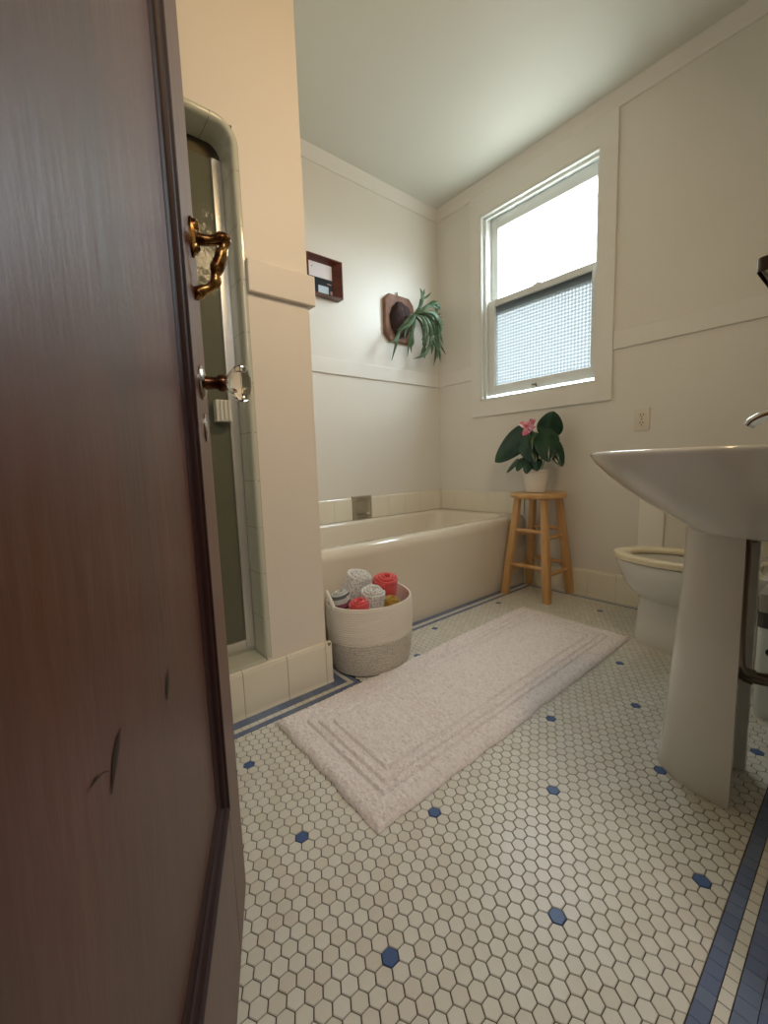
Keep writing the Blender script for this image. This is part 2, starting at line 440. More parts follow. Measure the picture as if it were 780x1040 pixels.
# --- tiled baseboards (6 inch cove tiles with a rounded top)
def tile_profile(h):             # (out from wall, z)
    return [(0, 0), (.020, 0), (.0165, .006), (.0150, .014), (.0145, h-.016), (.0125, h-.006), (.008, h-.001), (0, h)]
def base_run(name, axis, face, sgn, a0, joints, a1, h=.155):
    """tiles along an axis; face = wall plane, sgn = direction out into the room"""
    mb = MB(); cuts = [a0]+list(joints)+[a1]
    for k in range(len(cuts)-1):
        a, b = cuts[k]+.0009, cuts[k+1]-.0009
        if b - a < .004: continue
        R = []
        for t in (a, b):
            if axis == 'x': R.append([(t, face+sgn*o, z) for o, z in tile_profile(h)])
            else: R.append([(face+sgn*o, t, z) for o, z in tile_profile(h)])
        mb.rings(R)
    if axis == 'x': mb.box(a0, a1, min(face, face+sgn*.011), max(face, face+sgn*.011), 0, h-.004, 1)
    else: mb.box(min(face, face+sgn*.011), max(face, face+sgn*.011), a0, a1, 0, h-.004, 1)
    return struct(mb.build(name, [tile_m, grout_m], smooth=True, angle=40, kind='structure'))
base_run('baseboard_shower', 'x', YS, -1, XL, [-.013, .139, .291, .443, .598, .752], XE+.016)
base_run('baseboard_alcove', 'y', XE, 1, YS-.014, [], YT-.001)
base_run('baseboard_window', 'y', XB, -1, 0, [.148+.152*k for k in range(9)][:9], YT-.003)

# --- shower partition: pillar with free end, lintel, curb and jamb tiles
OX, OZ = .530, 1.790                    # opening's right edge and top
OXL = -.03
def shower_front():
    mb = MB()
    mb.box(OX+.005, XE, YS, 1.420, 0, ZC)
    mb.box(XE-.1, XE, 1.420, YA, 0, ZC)
    mb.box(XL, OXL-.005, YS, 1.420, 0, ZC)
    mb.box(OXL-.005, OX+.005, YS, 1.420, OZ+.005, ZC)
    mb.box(OXL-.005, OX+.005, YS, 1.420, 0, .158)
    struct(mb.build('wall_shower', column_m))
shower_front()
def jamb_tiles():
    r = .045; path = []             # (x, z, nx, nz, arclength)
    def push(x, z, nx, nz):
        s = 0
        if path:
            s = path[-1][4]+sqrt((x-path[-1][0])**2+(z-path[-1][1])**2)
        path.append((x, z, nx, nz, s))
    N = 90
    for k in range(N+1): push(OX, .165+(OZ-r-.165)*k/N, 1, 0)
    for k in range(1, 9):
        a = radians(90*k/8); push(OX-r+r*cos(a), OZ-r+r*sin(a), cos(a), sin(a))
    for k in range(1, 31): push(OX-r-(OX-OXL-2*r)*k/30, OZ, 0, 1)
    for k in range(1, 9):
        a = radians(90+90*k/8); push(OXL+r+r*cos(a), OZ-r+r*sin(a), cos(a), sin(a))
    for k in range(1, N+1): push(OXL, OZ-r-(OZ-r-.165)*k/N, -1, 0)
    def at_s(sv):
        for a_, b_ in zip(path[:-1], path[1:]):
            if a_[4] <= sv <= b_[4]:
                t = (sv-a_[4])/max(1e-9, b_[4]-a_[4]); return tuple(u_+(v_-u_)*t for u_, v_ in zip(a_, b_))
        return path[-1]
    prof = [(.0185, YS+.001), (.0180, YS-.0025), (.011, YS-.003), (.0055, YS-.001), (.002, YS+.004), (0, YS+.013), (0, 1.418)]
    mb = MB(); total = path[-1][4]; cuts = [0, .139]+[.139+.1525*k for k in range(1, 60)]
    for a, b in zip(cuts[:-1], cuts[1:]):
        if a > total: break
        lo_, hi_ = a+.0007, min(b-.0007, total)
        seg = [at_s(lo_)]+[q for q in path if lo_ < q[4] < hi_]+[at_s(hi_)]
        mb.rings([[(q[0]+o*q[2], d, q[1]+o*q[3]) for o, d in prof] for q in seg], cap0=False, cap1=False, closed=False)
    gp = [(.0196, YS+.001), (.0196, YS-.0006), (.0125, YS-.0012), (.0070, YS+.0008), (.0035, YS+.005), (.0014, YS+.014), (.0014, 1.418)]
    mb.rings([[(q[0]+o*q[2], d, q[1]+o*q[3]) for o, d in gp] for q in path], cap0=False, cap1=False, closed=False, mi=1)
    # square sill tiles inside the curb
    for k in range(4):
        mb.box(OXL+.14*k, OXL+.14*k+.138, YS-.002, 1.418, .158, .168)
    t = mb.build('trim_1', [tile_grey_m, grout_m], smooth=True, angle=50)
    for f in t.data.polygons: pass
    return struct(t)
jamb_tiles()
struct(MB().box(XL, XE-.1, 1.9, YA, .0, .002).box(XL, XE-.1, 2.185, 2.20, 0, ZC).box(XL, XL+.01, 1.420, YA, 0, ZC)
       .box(XE-.11, XE-.1, 1.420, YA, 0, ZC).box(XL, XE-.1, 1.420, YA, .08, .10).build('wall_stall', mat('stall_tile', (150, 150, 124), .25, bump=(9, .05))))

# --- crown and wainscot boards
def crown():
    prof = [(0, 2.518), (.010, 2.519), (.013, 2.526), (.014, 2.545), (.018, 2.562), (.026, 2.578), (.028, ZC+.001), (0, ZC+.001)]
    mb = MB()
    mb.rings([[(x, YA-o, z) for o, z in prof] for x in (XE, XB)])
    mb.rings([[(XB-o, y, z) for o, z in prof] for y in (0, YA)])
    struct(mb.build('trim_2', trim_m, smooth=True, angle=40))
crown()
struct(MB().box(XE, XB, YA-.010, YA, 1.358, 1.448).build('trim_3', trim_m, bevel=.002))
struct(MB().box(XB-.011, XB, 1.882, YA-.01, 1.360, 1.450).build('trim_4', trim_m, bevel=.002))
struct(MB().box(XB-.012, XB, 0, .958, 1.358, 1.450).build('trim_5', trim_m, bevel=.002))
struct(MB().box(.5485, XE+.018, YS-.018, YS, 1.338, 1.434).box(XE, XE+.018, YS, YA-.01, 1.338, 1.434).build('trim_6', column_m, bevel=.003))
# flat boards that case the window
struct(MB().box(XB-.014, XB, .960, 1.050, 1.103, 2.52).box(XB-.014, XB, wy1, 1.886, 1.103, 2.52)
       .box(XB-.014, XB, 1.050, wy1, 1.103, wz0).box(XB-.014, XB, 1.050, wy1, wz1, 2.52).build('trim_7', trim_m))
# pipe chase cover board on the window wall beside the toilet
struct(MB().box(XB-.012, XB, .694, .808, .156, .640).build('trim_8', caulk_m, bevel=.003))

# --- window
def window():
    W = thing('window_1', (XB+.05, 1.43, wz0), kind='structure')
    # jamb lining, head, sloped stool, parting stops
    mb = MB()
    e = .001
    mb.box(XB+.001, XB+.13, wy0, wy0+.006, wz0, wz1).box(XB-.013, XB+.13, wy1-.014, wy1, wz0, wz1)
    mb.box(XB-.013, XB+.13, 1.0505, wy1, wz1-.014, wz1)
    mb.box(XB-.013, XB+.13, 1.0505, wy1, wz0, wz0+.016)
    mb.box(XB+.010, XB+.13, 1.774, wy1-.014, wz0+.016, wz1-.014)
    mb.box(XB+.012, XB+.026, wy0+.014, wy1-.014, wz1-.030, wz1-.014)
    mb.build('jamb', sash_m, W, bevel=.002)
    def sash(name, x0, x1, z0, z1, bot, top, side, pane, zpane=None):
        a, b = 1.0435, 1.7725
        s = MB().box(x0, x1, a, a+side, z0, z1).box(x0, x1, b-side, b, z0, z1).box(x0, x1, a+side, b-side, z0, z0+bot).box(x0, x1, a+side, b-side, z1-top, z1).build(name, sash_m, W, bevel=.003)
        xm = (x0+x1)/2
        g = MB().box(xm-.002, xm+.002, a+side-.004, b-side+.004, z0+bot-.004, z1-top+.004).build('pane', pane, under(s, W['_o']))
        return s
    lo = sash('lower_sash', XB+.028, XB+.062, 1.240, 1.852, .062, .040, .050, pane_pat_m)
    up = sash('upper_sash', XB+.066, XB+.098, 1.774, 2.374, .094, .072, .050, pane_clear_m)
    org = W['_o']
    # sash lock on the meeting rail, lift on the bottom rail
    MB().box(XB+.030, XB+.060, 1.400, 1.450, 1.852, 1.858).lathe((XB+.045, 1.425, 1.858), [(.014, 0), (.013, .010), (.004, .014)], 16).box(XB+.026, XB+.040, 1.420, 1.425, 1.859, 1.866).build('sash_lock', sash_m, W, bevel=.001)
    mb = MB(); mb.box(XB+.0255, XB+.028, 1.415, 1.445, 1.245, 1.262)
    mb.rings([[(XB+.0275-.014*sin(a)*.9, 1.430+dy, 1.249+.020*(1-cos(a))/2) for dy in (-.013, .013)] for a in [pi*k/8 for k in range(9)]], closed=False, cap0=False, cap1=False)
    mb.build('sash_lift', nickel_m, W, solid=.002)
window()

# outside: the neighbouring roofline is out of view; sky only

# ================================================================== BATHROOM DOOR
ANG = radians(24.8); DX, DY = .232, .735
UX, UY = sin(ANG), cos(ANG); NX, NY = UY, -UX
def L(s, t, z): return (DX+UX*s+NX*t, DY+UY*s+NY*t, z)
def lbox(mb, s0, s1, t0, t1, z0, z1, mi=0):
    P = [L(s0,t0,z0), L(s1,t0,z0), L(s1,t1,z0), L(s0,t1,z0), L(s0,t0,z1), L(s1,t0,z1), L(s1,t1,z1), L(s0,t1,z1)]
    return mb.add(P, [(0,3,2,1),(4,5,6,7),(0,1,5,4),(1,2,6,5),(2,3,7,6),(3,0,4,7)], mi)
def door():
    D = thing('door_1', (DX, DY, .008), kind='structure'); org = D['_o']
    TH = .036; W = .765; st = .128; zb, zt, H = .276, 1.90, 2.03
    f = MB()
    lbox(f, -st, 0, -TH, 0, .008, H); lbox(f, -W, -W+st, -TH, 0, .008, H)
    lbox(f, -W+st, -st, -TH, 0, .008, zb); lbox(f, -W+st, -st, -TH, 0, zt, H)
    f.build('stile_frame', stile_m, D, bevel=.003)
    rec = .013
    p = MB(); lbox(p, -W+st, -st, -TH+.008, -rec, zb, zt); p.build('panel', door_m, D)
    # mitred ogee moulding round the sunk panel
    prof = [(0, .0005), (.002, .0025), (.005, .002), (.007, -.001), (.010, -.002), (.013, -.004), (.015, -.008), (.019, -.0095), (.023, -.011), (.026, -rec)]
    m = MB(); R = []
    for (cs, cz, ds, dz) in ((-st, zb, -1, 1), (-st, zt, -1, -1), (-W+st, zt, 1, -1), (-W+st, zb, 1, 1)):
        R.append([L(cs+ds*o, t, cz+dz*o) for o, t in prof])
    R.append(R[0]); m.rings(R, closed=False, cap0=False, cap1=False)
    m.build('panel_moulding', mould_m, D, smooth=True, angle=30)
    # two old scuffs low on the panel
    def scuff(pts, name='scuff_mark'):
        q = MB(); a = spline(pts, 6)
        q.grid([[L(s-w_, -rec+.0006, z), L(s, -rec+.0009, z), L(s+w_, -rec+.0006, z)] for s, z, w_ in a]); q.build(name, scuff_m, D)
    scuff([(-.462, .628, .001), (-.468, .625, .004), (-.474, .618, .006), (-.480, .609, .004), (-.487, .600, .001)])
    scuff([(-.488, .616, .0006), (-.495, .620, .0010), (-.502, .622, .002), (-.509, .624, .006), (-.516, .624, .001)])
    scuff([(-.336, .608, .001), (-.341, .602, .004), (-.345, .592, .005), (-.350, .584, .001)])
    # glass knob on its rosette
    def disc(mb, s, z, prof, n=28, sc=1.0, mi=0):       # lathe about the door normal
        R = [[L(s+r*cos(2*pi*k/n), t, z+r*sc*sin(2*pi*k/n)) for k in range(n)] for r, t in prof]
        mb.rings(R, mi=mi)
    ks, kz = -.058, .934
    K = MB(); disc(K, ks, kz, [(.026, 0), (.026, .002), (.022, .005), (.014, .007)])
    K.build('knob_rosette', nickel_m, D, smooth=True)
    K = MB(); disc(K, ks, kz, [(.011, .005), (.010, .012), (.009, .020), (.010, .024), (.0125, .026), (.0135, .032), (.0125, .036)])
    kb = K.build('knob_shank', knobmet_m, D, smooth=True)
    K = MB(); disc(K, ks, kz, [(.010, .036), (.0125, .039), (.019, .044), (.0275, .053), (.0285, .060), (.026, .067), (.019, .072), (.010, .074)], n=12)
    K.build('glass_knob', glassk_m, D)
    K = MB(); disc(K, ks+.004, kz-.068, [(.0115, 0), (.0115, .0018), (.008, .0035), (.004, .004)], sc=1.9)
    ke = K.build('keyhole_plate', nickel_m, D, smooth=True)
    # ornate brass pull: leafy back plate, short arm, twisted grip that comes back to the door
    ps = -.046
    B = MB(); disc(B, ps, 1.150, [(.011, 0), (.0115, .003), (.009, .007), (.005, .010)], sc=2.6)
    disc(B, ps, 1.166, [(.0085, .004), (.008, .009), (.004, .013)], sc=1.3); disc(B, ps, 1.136, [(.008, .004), (.0075, .009), (.003, .013)], sc=1.2)
    pb = B.build('pull_plate', brass_m, D, smooth=True)
    B = MB()
    g = [(ps, .004, 1.150), (ps, .016, 1.148), (ps, .030, 1.148), (ps, .043, 1.152), (ps, .050, 1.150), (ps, .047, 1.140), (ps, .043, 1.130), (ps, .040, 1.120), (ps, .034, 1.108), (ps, .032, 1.098), (ps, .031, 1.088), (ps, .022, 1.079), (ps, .011, 1.074), (ps, .004, 1.069), (ps, .000, 1.062)]
    rr = [.007, .0085, .0075, .0095, .0085, .0068, .0095, .0100, .0105, .0075, .0085, .0065, .0085, .0100, .0060]
    gg = spline([tuple(a)+(b,) for a, b in zip(g, rr)], 4)
    B.tube([L(*a[:3]) for a in gg], [a[3] for a in gg], 12)
    B.build('pull_grip', brass_m, D, smooth=True, angle=60)
door()
# door lining of the doorway (behind the camera)
struct(MB().box(dx0-.02, dx0, -.125, .005, 0, 2.05).box(dx1, dx1+.02, -.125, .005, 0, 2.05).box(dx0-.02, dx1+.02, -.125, .005, 2.05, 2.07).build('trim_9', stile_m, bevel=.002))

# ================================================================== SHOWER DOOR
def shower_door():
    D = thing('door_2', (.25, 1.372, .168), kind='structure')
    y0, y1 = 1.380, 1.406
    MB().box(OXL, OX-.001, y0+.003, y1+.006, 1.742, OZ-.001).build('header_rail', darkalu_m, D, bevel=.002)
    f = MB()
    f.box(.5285, .5297, y0-.008, y1, .169, 1.742).box(.500, .5285, y1-.006, y1, .169, 1.742).box(OXL, OXL+.02, y0, y1, .169, 1.742).box(OXL, .529, y0, y1, .1685, .182)
    f.build('wall_channel', alu_m, D, bevel=.002)
    f = MB()
    f.box(.498, .5275, y0-.010, y0+.012, .184, 1.742).box(OXL+.024, OXL+.045, y0-.010, y0+.012, .184, 1.742).box(OXL+.045, .498, y0-.010, y0+.012, .184, .215)
    fr = f.build('leaf_frame', alu_m, D, bevel=.002)
    MB().box(OXL+.045, .498, y0-.001, y0+.005, .215, 1.742).build('glass_panel', showerglass_m, D)
    h = MB().box(.447, .495, y0-.040, y0-.010, .950, 1.018)
    for k in range(3): h.box(.457+.013*k, .465+.013*k, y0-.047, y0-.040, .952, 1.016)
    h.build('door_handle', mat('frosted_acrylic', (222, 220, 205), .2, coat=.5), D, bevel=.003)
shower_door()

# ================================================================== BATHTUB
def tub():
    x0, x1, y0, y1, H = XE+.001, XB-.001, YT, YA-.001, .445
    R = [rrect(x0, x1, y0, y1, .004, 0), rrect(x0, x1, y0-.004, y1, .004, .06), rrect(x0, x1, y0-.006, y1, .004, H-.055)]
    for k in range(1, 7):
        a = radians(90*k/6); R.append(rrect(x0, x1, y0-.006+.036*(1-cos(a)), y1, .004, H-.055+.055*sin(a)))
    R += [rrect(x0+.055, x1-.09, y0+.075, y1-.045, .09, H-.001), rrect(x0+.063, x1-.100, y0+.084, y1-.052, .09, H-.006), rrect(x0+.070, x1-.110, y0+.092, y1-.058, .09, H-.022),
          rrect(x0+.085, x1-.16, y0+.105, y1-.070, .10, H-.15), rrect(x0+.11, x1-.26, y0+.125, y1-.09, .11, H-.29), rrect(x0+.16, x1-.34, y0+.165, y1-.13, .11, H-.345), rrect(x0+.25, x1-.42, y0+.24, y1-.20, .08, H-.352)]
    o = MB().rings(R).build('bathtub', tub_m, origin=(1.58, 1.83, 0), smooth=True, angle=50)
    tag(o, 'cream enamelled alcove bathtub with rounded rim, built in under the window corner', 'bathtub')
tub()
def tub_tiles():
    mb = MB(); z0, z1 = .447, .590
    def prof(sx):
        return [(0, z0), (.010, z0), (.0105, z1-.012), (.008, z1-.004), (.004, z1), (0, z1)]
    xs = [XE+.001, .800, .952, 1.104, 1.256, 1.408, 1.545, 1.705, 1.857, 2.009, 2.161, 2.313, XB-.0105]
    for a, b in zip(xs[:-1], xs[1:]):
        if 1.54 < a < 1.55: continue
        mb.rings([[(x, YA-o, z) for o, z in prof(1)] for x in (a+.0006, b-.0006)])
    ys = [YT+.002, 1.590, 1.742, 1.894, 2.046, YA-.0105]
    for a, b in zip(ys[:-1], ys[1:]):
        mb.rings([[(XB-o, y, z) for o, z in prof(1)] for y in (a+.0006, b-.0006)])
    mb.box(XE+.001, 1.545, YA-.007, YA, z0, z1-.004, 1).box(1.705, XB, YA-.007, YA, z0, z1-.004, 1).box(XB-.007, XB, YT+.002, YA, z0, z1-.004, 1)
    struct(mb.build('trim_10', [tile_m, mat('light_grout', (176, 166, 140), .9)], smooth=True, angle=40))
tub_tiles()
def soap_dish():
    T = thing('soap_dish', (1.625, YA-.001, .447), 'old recessed metal soap dish set in the tile band above the tub', 'soap dish')
    m = mat('dull_pewter', (176, 168, 150), .35, metal=.5, bump=(60, .3))
    x0, x1, z0, z1 = 1.547, 1.703, .440, .600
    # frame with octagonal recess
    def octo(cx, cz, hx, hz, c, y): return [(cx+sx*(hx-(c if a else 0)), y, cz+sz*(hz-(0 if a else c))) for sx, sz, a in ((1,1,1),(1,1,0),(1,-1,0),(1,-1,1),(-1,-1,1),(-1,-1,0),(-1,1,0),(-1,1,1))]
    cx, cz = (x0+x1)/2, (z0+z1)/2
    R = [octo(cx, cz, .078, .080, .002, YA-.001), octo(cx, cz, .078, .080, .003, YA-.012), octo(cx, cz, .075, .077, .004, YA-.015),
         octo(cx, cz, .060, .062, .020, YA-.016), octo(cx, cz, .056, .058, .020, YA-.013), octo(cx, cz, .050, .050, .018, YA-.004)]
    MB().rings(R).build('recessed_frame', m, T, smooth=True, angle=30)
    lip = MB(); lip.rings([[(cx+.055*cos(a)*s_, YA-.004-.030*abs(sin(a))*s_, z) for a in [pi*k/14 for k in range(15)]] for s_, z in ((.6, .462), (.9, .464), (1, .470), (1, .478), (.93, .478), (.85, .468))])
    lip.build('tray', m, T, smooth=True, angle=50)
soap_dish()

BX, BY = .988, 1.306                     # basket centre
# ================================================================== RUG
def rug():
    A = (.503, 1.170); B = (.493, .652); Cc = (1.925, .668); D = (1.950, 1.214)     # left-far, left-near, right-near, right-far
    nx, ny = 620, 240; G = []
    Lx, Ly = 1.43, .53
    def hgt(u, v):
        dx = min(u, 1-u)*Lx; dy = min(v, 1-v)*Ly; d = min(dx, dy)
        h = .017*min(1, (d/.016))**.45
        for g, dep, wd in ((.066, .0050, .0048), (.092, .0050, .0048), (.126, .0045, .0048)):
            h -= 2.7*dep*math.exp(-((d-g)/(wd*.75))**4)
        return h, d
    for i in range(nx+1):
        row = []
        for j in range(ny+1):
            u, v = i/nx, j/ny
            x = (A[0]*(1-u)+D[0]*u)*(1-v)+(B[0]*(1-u)+Cc[0]*u)*v
            y = (A[1]*(1-u)+D[1]*u)*(1-v)+(B[1]*(1-u)+Cc[1]*u)*v
            h, d = hgt(u, v)
            e = math.exp(-d/.03)
            wob = noise.noise(Vector((x*9, y*9, 0)))
            x += .006*e*noise.noise(Vector((x*14, y*14, 3.3))); y += .006*e*noise.noise(Vector((x*14, y*14, 7.7)))
            # the far edge gives way round the basket
            if v < .12:
                ex = (x-BX)/.166
                if abs(ex) < 1: y = min(y, BY-.146*sqrt(1-ex*ex))
            z = h
            if h > .005:
                z += .0044*noise.noise(Vector((x*150, y*150, 1)))*min(1, h/.012) + .0022*noise.noise(Vector((x*60, y*60, 5))) + .003*wob
            row.append((x, y, max(z, .0015)))
        G.append(row)
    o = MB().grid(G).build('bath_rug', rug_m, origin=(1.22, .93, 0), smooth=True, angle=180)
    # underside
    tag(o, 'long plush pale pink bath rug with stitched border lines, lying on the mosaic floor', 'rug')
rug()

# ================================================================== BASKET + TOWELS
def basket():
    T = thing('storage_basket', (BX, BY, 0), 'round woven cotton rope basket full of rolled towels, against the tub', 'basket')
    def rad(z):
        t = z/.275
        return .155+.028*min(1, t*1.6)**.7 - .003*max(0, t-.75)*4
    def hz(a):                         # rim height
        return .272+.016*math.exp(-(((a-radians(20)+pi) % (2*pi)-pi)/.5)**2)
    n = 96; zs = []
    def coil(z0, z1, k, amp):
        out = []
        for i in range(k):
            for q in range(4):
                t = (i+q/4)/k; out.append((z0+(z1-z0)*t, amp*abs(sin(pi*q/4))))
        return out
    lower = [(.0, -.012), (.004, -.003)]+coil(.006, .135, 13, .0046)+[(.135, 0)]
    upper = [(.135, 0)]+coil(.137, .262, 14, .0012)+[(.264, 0)]
    def ring(z, off, a_): r = rad(z)+off; return (BX+r*cos(a_)*1.0, BY+r*sin(a_)*.87, z*(hz(a_)/.272))
    AA = [2*pi*i/n for i in range(n)]
    lo = MB().rings([[ring(z, o, a) for a in AA] for z, o in lower], cap0=True, cap1=False)
    lo.build('lower_coils', ropeg_m, T, smooth=True, angle=60)
    up = MB(); up.rings([[ring(z, o, a) for a in AA] for z, o in upper]+[[ring(.272, -.0015, a) for a in AA], [ring(.272, -.008, a) for a in AA], [ring(.262, -.0095, a) for a in AA], [ring(.10, -.010, a) for a in AA]], cap0=False, cap1=False)
    up.build('upper_coils', rope_m, T, smooth=True, angle=60)
    # handles: a flat rope band rising from the rim
    for ca, half in ((radians(158), .44),):
        P = []
        for k in range(17):
            t = k/16; a = ca+(t-.5)*2*half; zz = .262+.048*sin(pi*t)**.75
            r = rad(.262)-.004
            P.append((BX+r*cos(a), BY+r*sin(a)*.87, zz*(hz(a)/.272)))
        MB().tube(P, .0070, 10, flat=1.3).build('handle', rope_m, T, smooth=True)
basket()

def rolled_towel(name, top, axis, R, length, m, label, turns=3.6, spin=0.0, flat=.9):
    ax = Vector(axis).normalized(); q = Vector((0, 0, 1)).rotation_difference(ax); top = Vector(top)
    n = int(turns*26); th = .0085
    rows = []
    mb = MB(); prof_n = 9
    # spiral cloth band, thick and soft: outline swept along the spiral
    R0 = .010
    k_r = (R-R0)/(turns*2*pi)
    half = k_r*2*pi*.46
    RR = []
    for i in range(n+1):
        t = i/n; a = t*turns*2*pi+spin; r = R0+k_r*t*turns*2*pi
        wob = 1+.05*noise.noise(Vector((a, r*30, 1.1)))
        zt = -.010*(1-t)*0 + .006*noise.noise(Vector((a*.7, 2.2, top.x*9))) - .016*t**2
        ring = []
        for s_, z_ in ((-1, -length), (-1, -.006), (-.8, -.0015), (-.3, .001), (.3, .001), (.8, -.0015), (1, -.006), (1, -length)):
            rr = (r+s_*half)*wob
            ring.append((rr*cos(a), rr*sin(a)*flat, z_+(zt if z_ > -length else 0)))
        RR.append(ring)
    mb.rings(RR, closed=True)
    mb.v = [tuple(q @ Vector(p)+top) for p in mb.v]
    org = tuple(q @ Vector((0, 0, -length))+top)
    # keep the object's own z along the roll for the stripe pattern
    o = MB(); o.v = [tuple(q.inverted() @ (Vector(p)-Vector(org))) for p in mb.v]; o.f = mb.f; o.mi = mb.mi
    ob = o.build('rolled_towel', m, smooth=True, angle=75)
    ob.location = org; ob.rotation_mode = 'QUATERNION'; ob.rotation_quaternion = q
    tag(ob, label, 'towel', 'rolled towels in the basket')
    return ob
rolled_towel('t', (.862, 1.338, .314), (-.18, .05, 1), .043, .11, stripe_m, 'rolled towel with dark and tan stripes at the left of the basket, by the handle', spin=1)
rolled_towel('t', (.985, 1.350, .366), (.25, -.30, 1), .057, .13, white_m, 'white flecked rolled towel at the back, topmost of the pile in the basket', spin=.5)
rolled_towel('t', (.966, 1.252, .322), (-.02, -.25, 1), .050, .11, white_m, 'white flecked rolled towel in the middle, in front of the topmost one', spin=2.2)
rolled_towel('t', (.892, 1.243, .294), (-.06, -.14, 1), .040, .10, coral_m, 'small coral red rolled towel at the front rim beside the left handle', spin=3.0, turns=3)
rolled_towel('t', (1.078, 1.304, .340), (-.08, -.25, 1), .056, .13, coral_m, 'large coral red rolled towel at the right back of the basket', spin=.2)
rolled_towel('t', (1.046, 1.232, .272), (.10, -.20, 1), .036, .10, mustard_m, 'mustard yellow rolled towel low at the right front rim', spin=1.2, turns=3)

# ================================================================== STOOL + PLANT
SX, SY = 2.245, 1.292
def stool():
    T = thing('wooden_stool', (SX, SY, 0), 'honey pine backless stool with a round seat, standing between bathtub and window wall', 'stool')
    MB().lathe((SX, SY, .577), [(.144, 0), (.154, .004), (.157, .012), (.157, .022), (.153, .029), (.142, .031), (.05, .030)], 56).build('seat', pine_m, T, smooth=True, angle=40)
    tops, feet = [], []
    for sx, sy in ((-1, -1), (1, -1), (1, 1), (-1, 1)):
        tops.append(Vector((SX+sx*.082, SY+sy*.082, .579))); feet.append(Vector((SX+sx*.134, SY+sy*.136, 0)))
        # tapered square leg with eased corners
        a, b = tops[-1], feet[-1]; R = []
        for t, r in ((0, .017), (.3, .0185), (.8, .020), (1, .0195)):
            p = a.lerp(b, t); R.append(rrect(p.x-r, p.x+r, p.y-r, p.y+r, .004, p.z, 2))
        MB().rings(R).build('leg', pine_m, T, smooth=True, angle=40)
    for i, zs in ((0, (.355, .150)), (1, (.390, .185)), (2, (.355, .150)), (3, (.390, .185))):
        j = (i+1) % 4
        for z in zs:
            t = 1-z/.579; a = tops[i].lerp(feet[i], t); b = tops[j].lerp(feet[j], t)
            MB().tube([a, a.lerp(b, .15), a.lerp(b, .5), b.lerp(a, .15), b], [.0085, .0105, .0125, .0105, .0085], 14).build('rung', pine_m, T, smooth=True, angle=60)
stool()

def heart_leaf(mb, base, tip, normal, width, lobes=.28, fold=.18, droop=.0, curl=.10, n=16, mi=0):
    base, tip = Vector(base), Vector(tip); ax = tip-base; Ln = ax.length; ax.normalize()
    nm = Vector(normal); nm = (nm-ax*nm.dot(ax)).normalized(); sd = ax.cross(nm)
    # heart outline half-width as function of t (-lobes..1)
    G = []
    for i in range(n+1):
        t = -lobes+(1+lobes)*i/n
        tt = (t+lobes)/(1+lobes)
        w_ = width*(sin(pi*min(1, tt**.66))**.58 if 0 < tt < 1 else 0)
        w_ = max(w_, .0004)
        row = []
        for k in range(-6, 7):
            s_ = k/6
            x = s_*w_
            y = t
            if t < 0: y = t if abs(s_) > .25 else t*(abs(s_)/.25)
            elev = -fold*abs(s_)**1.4*w_ - curl*(s_**2)*w_*.6 - droop*Ln*(max(t, 0)**2)+.03*Ln*sin(3*pi*abs(s_))*.2
            row.append(base+ax*(y*Ln)+sd*x+nm*elev)
        G.append(row)
    mb.grid(G, mi); return mb

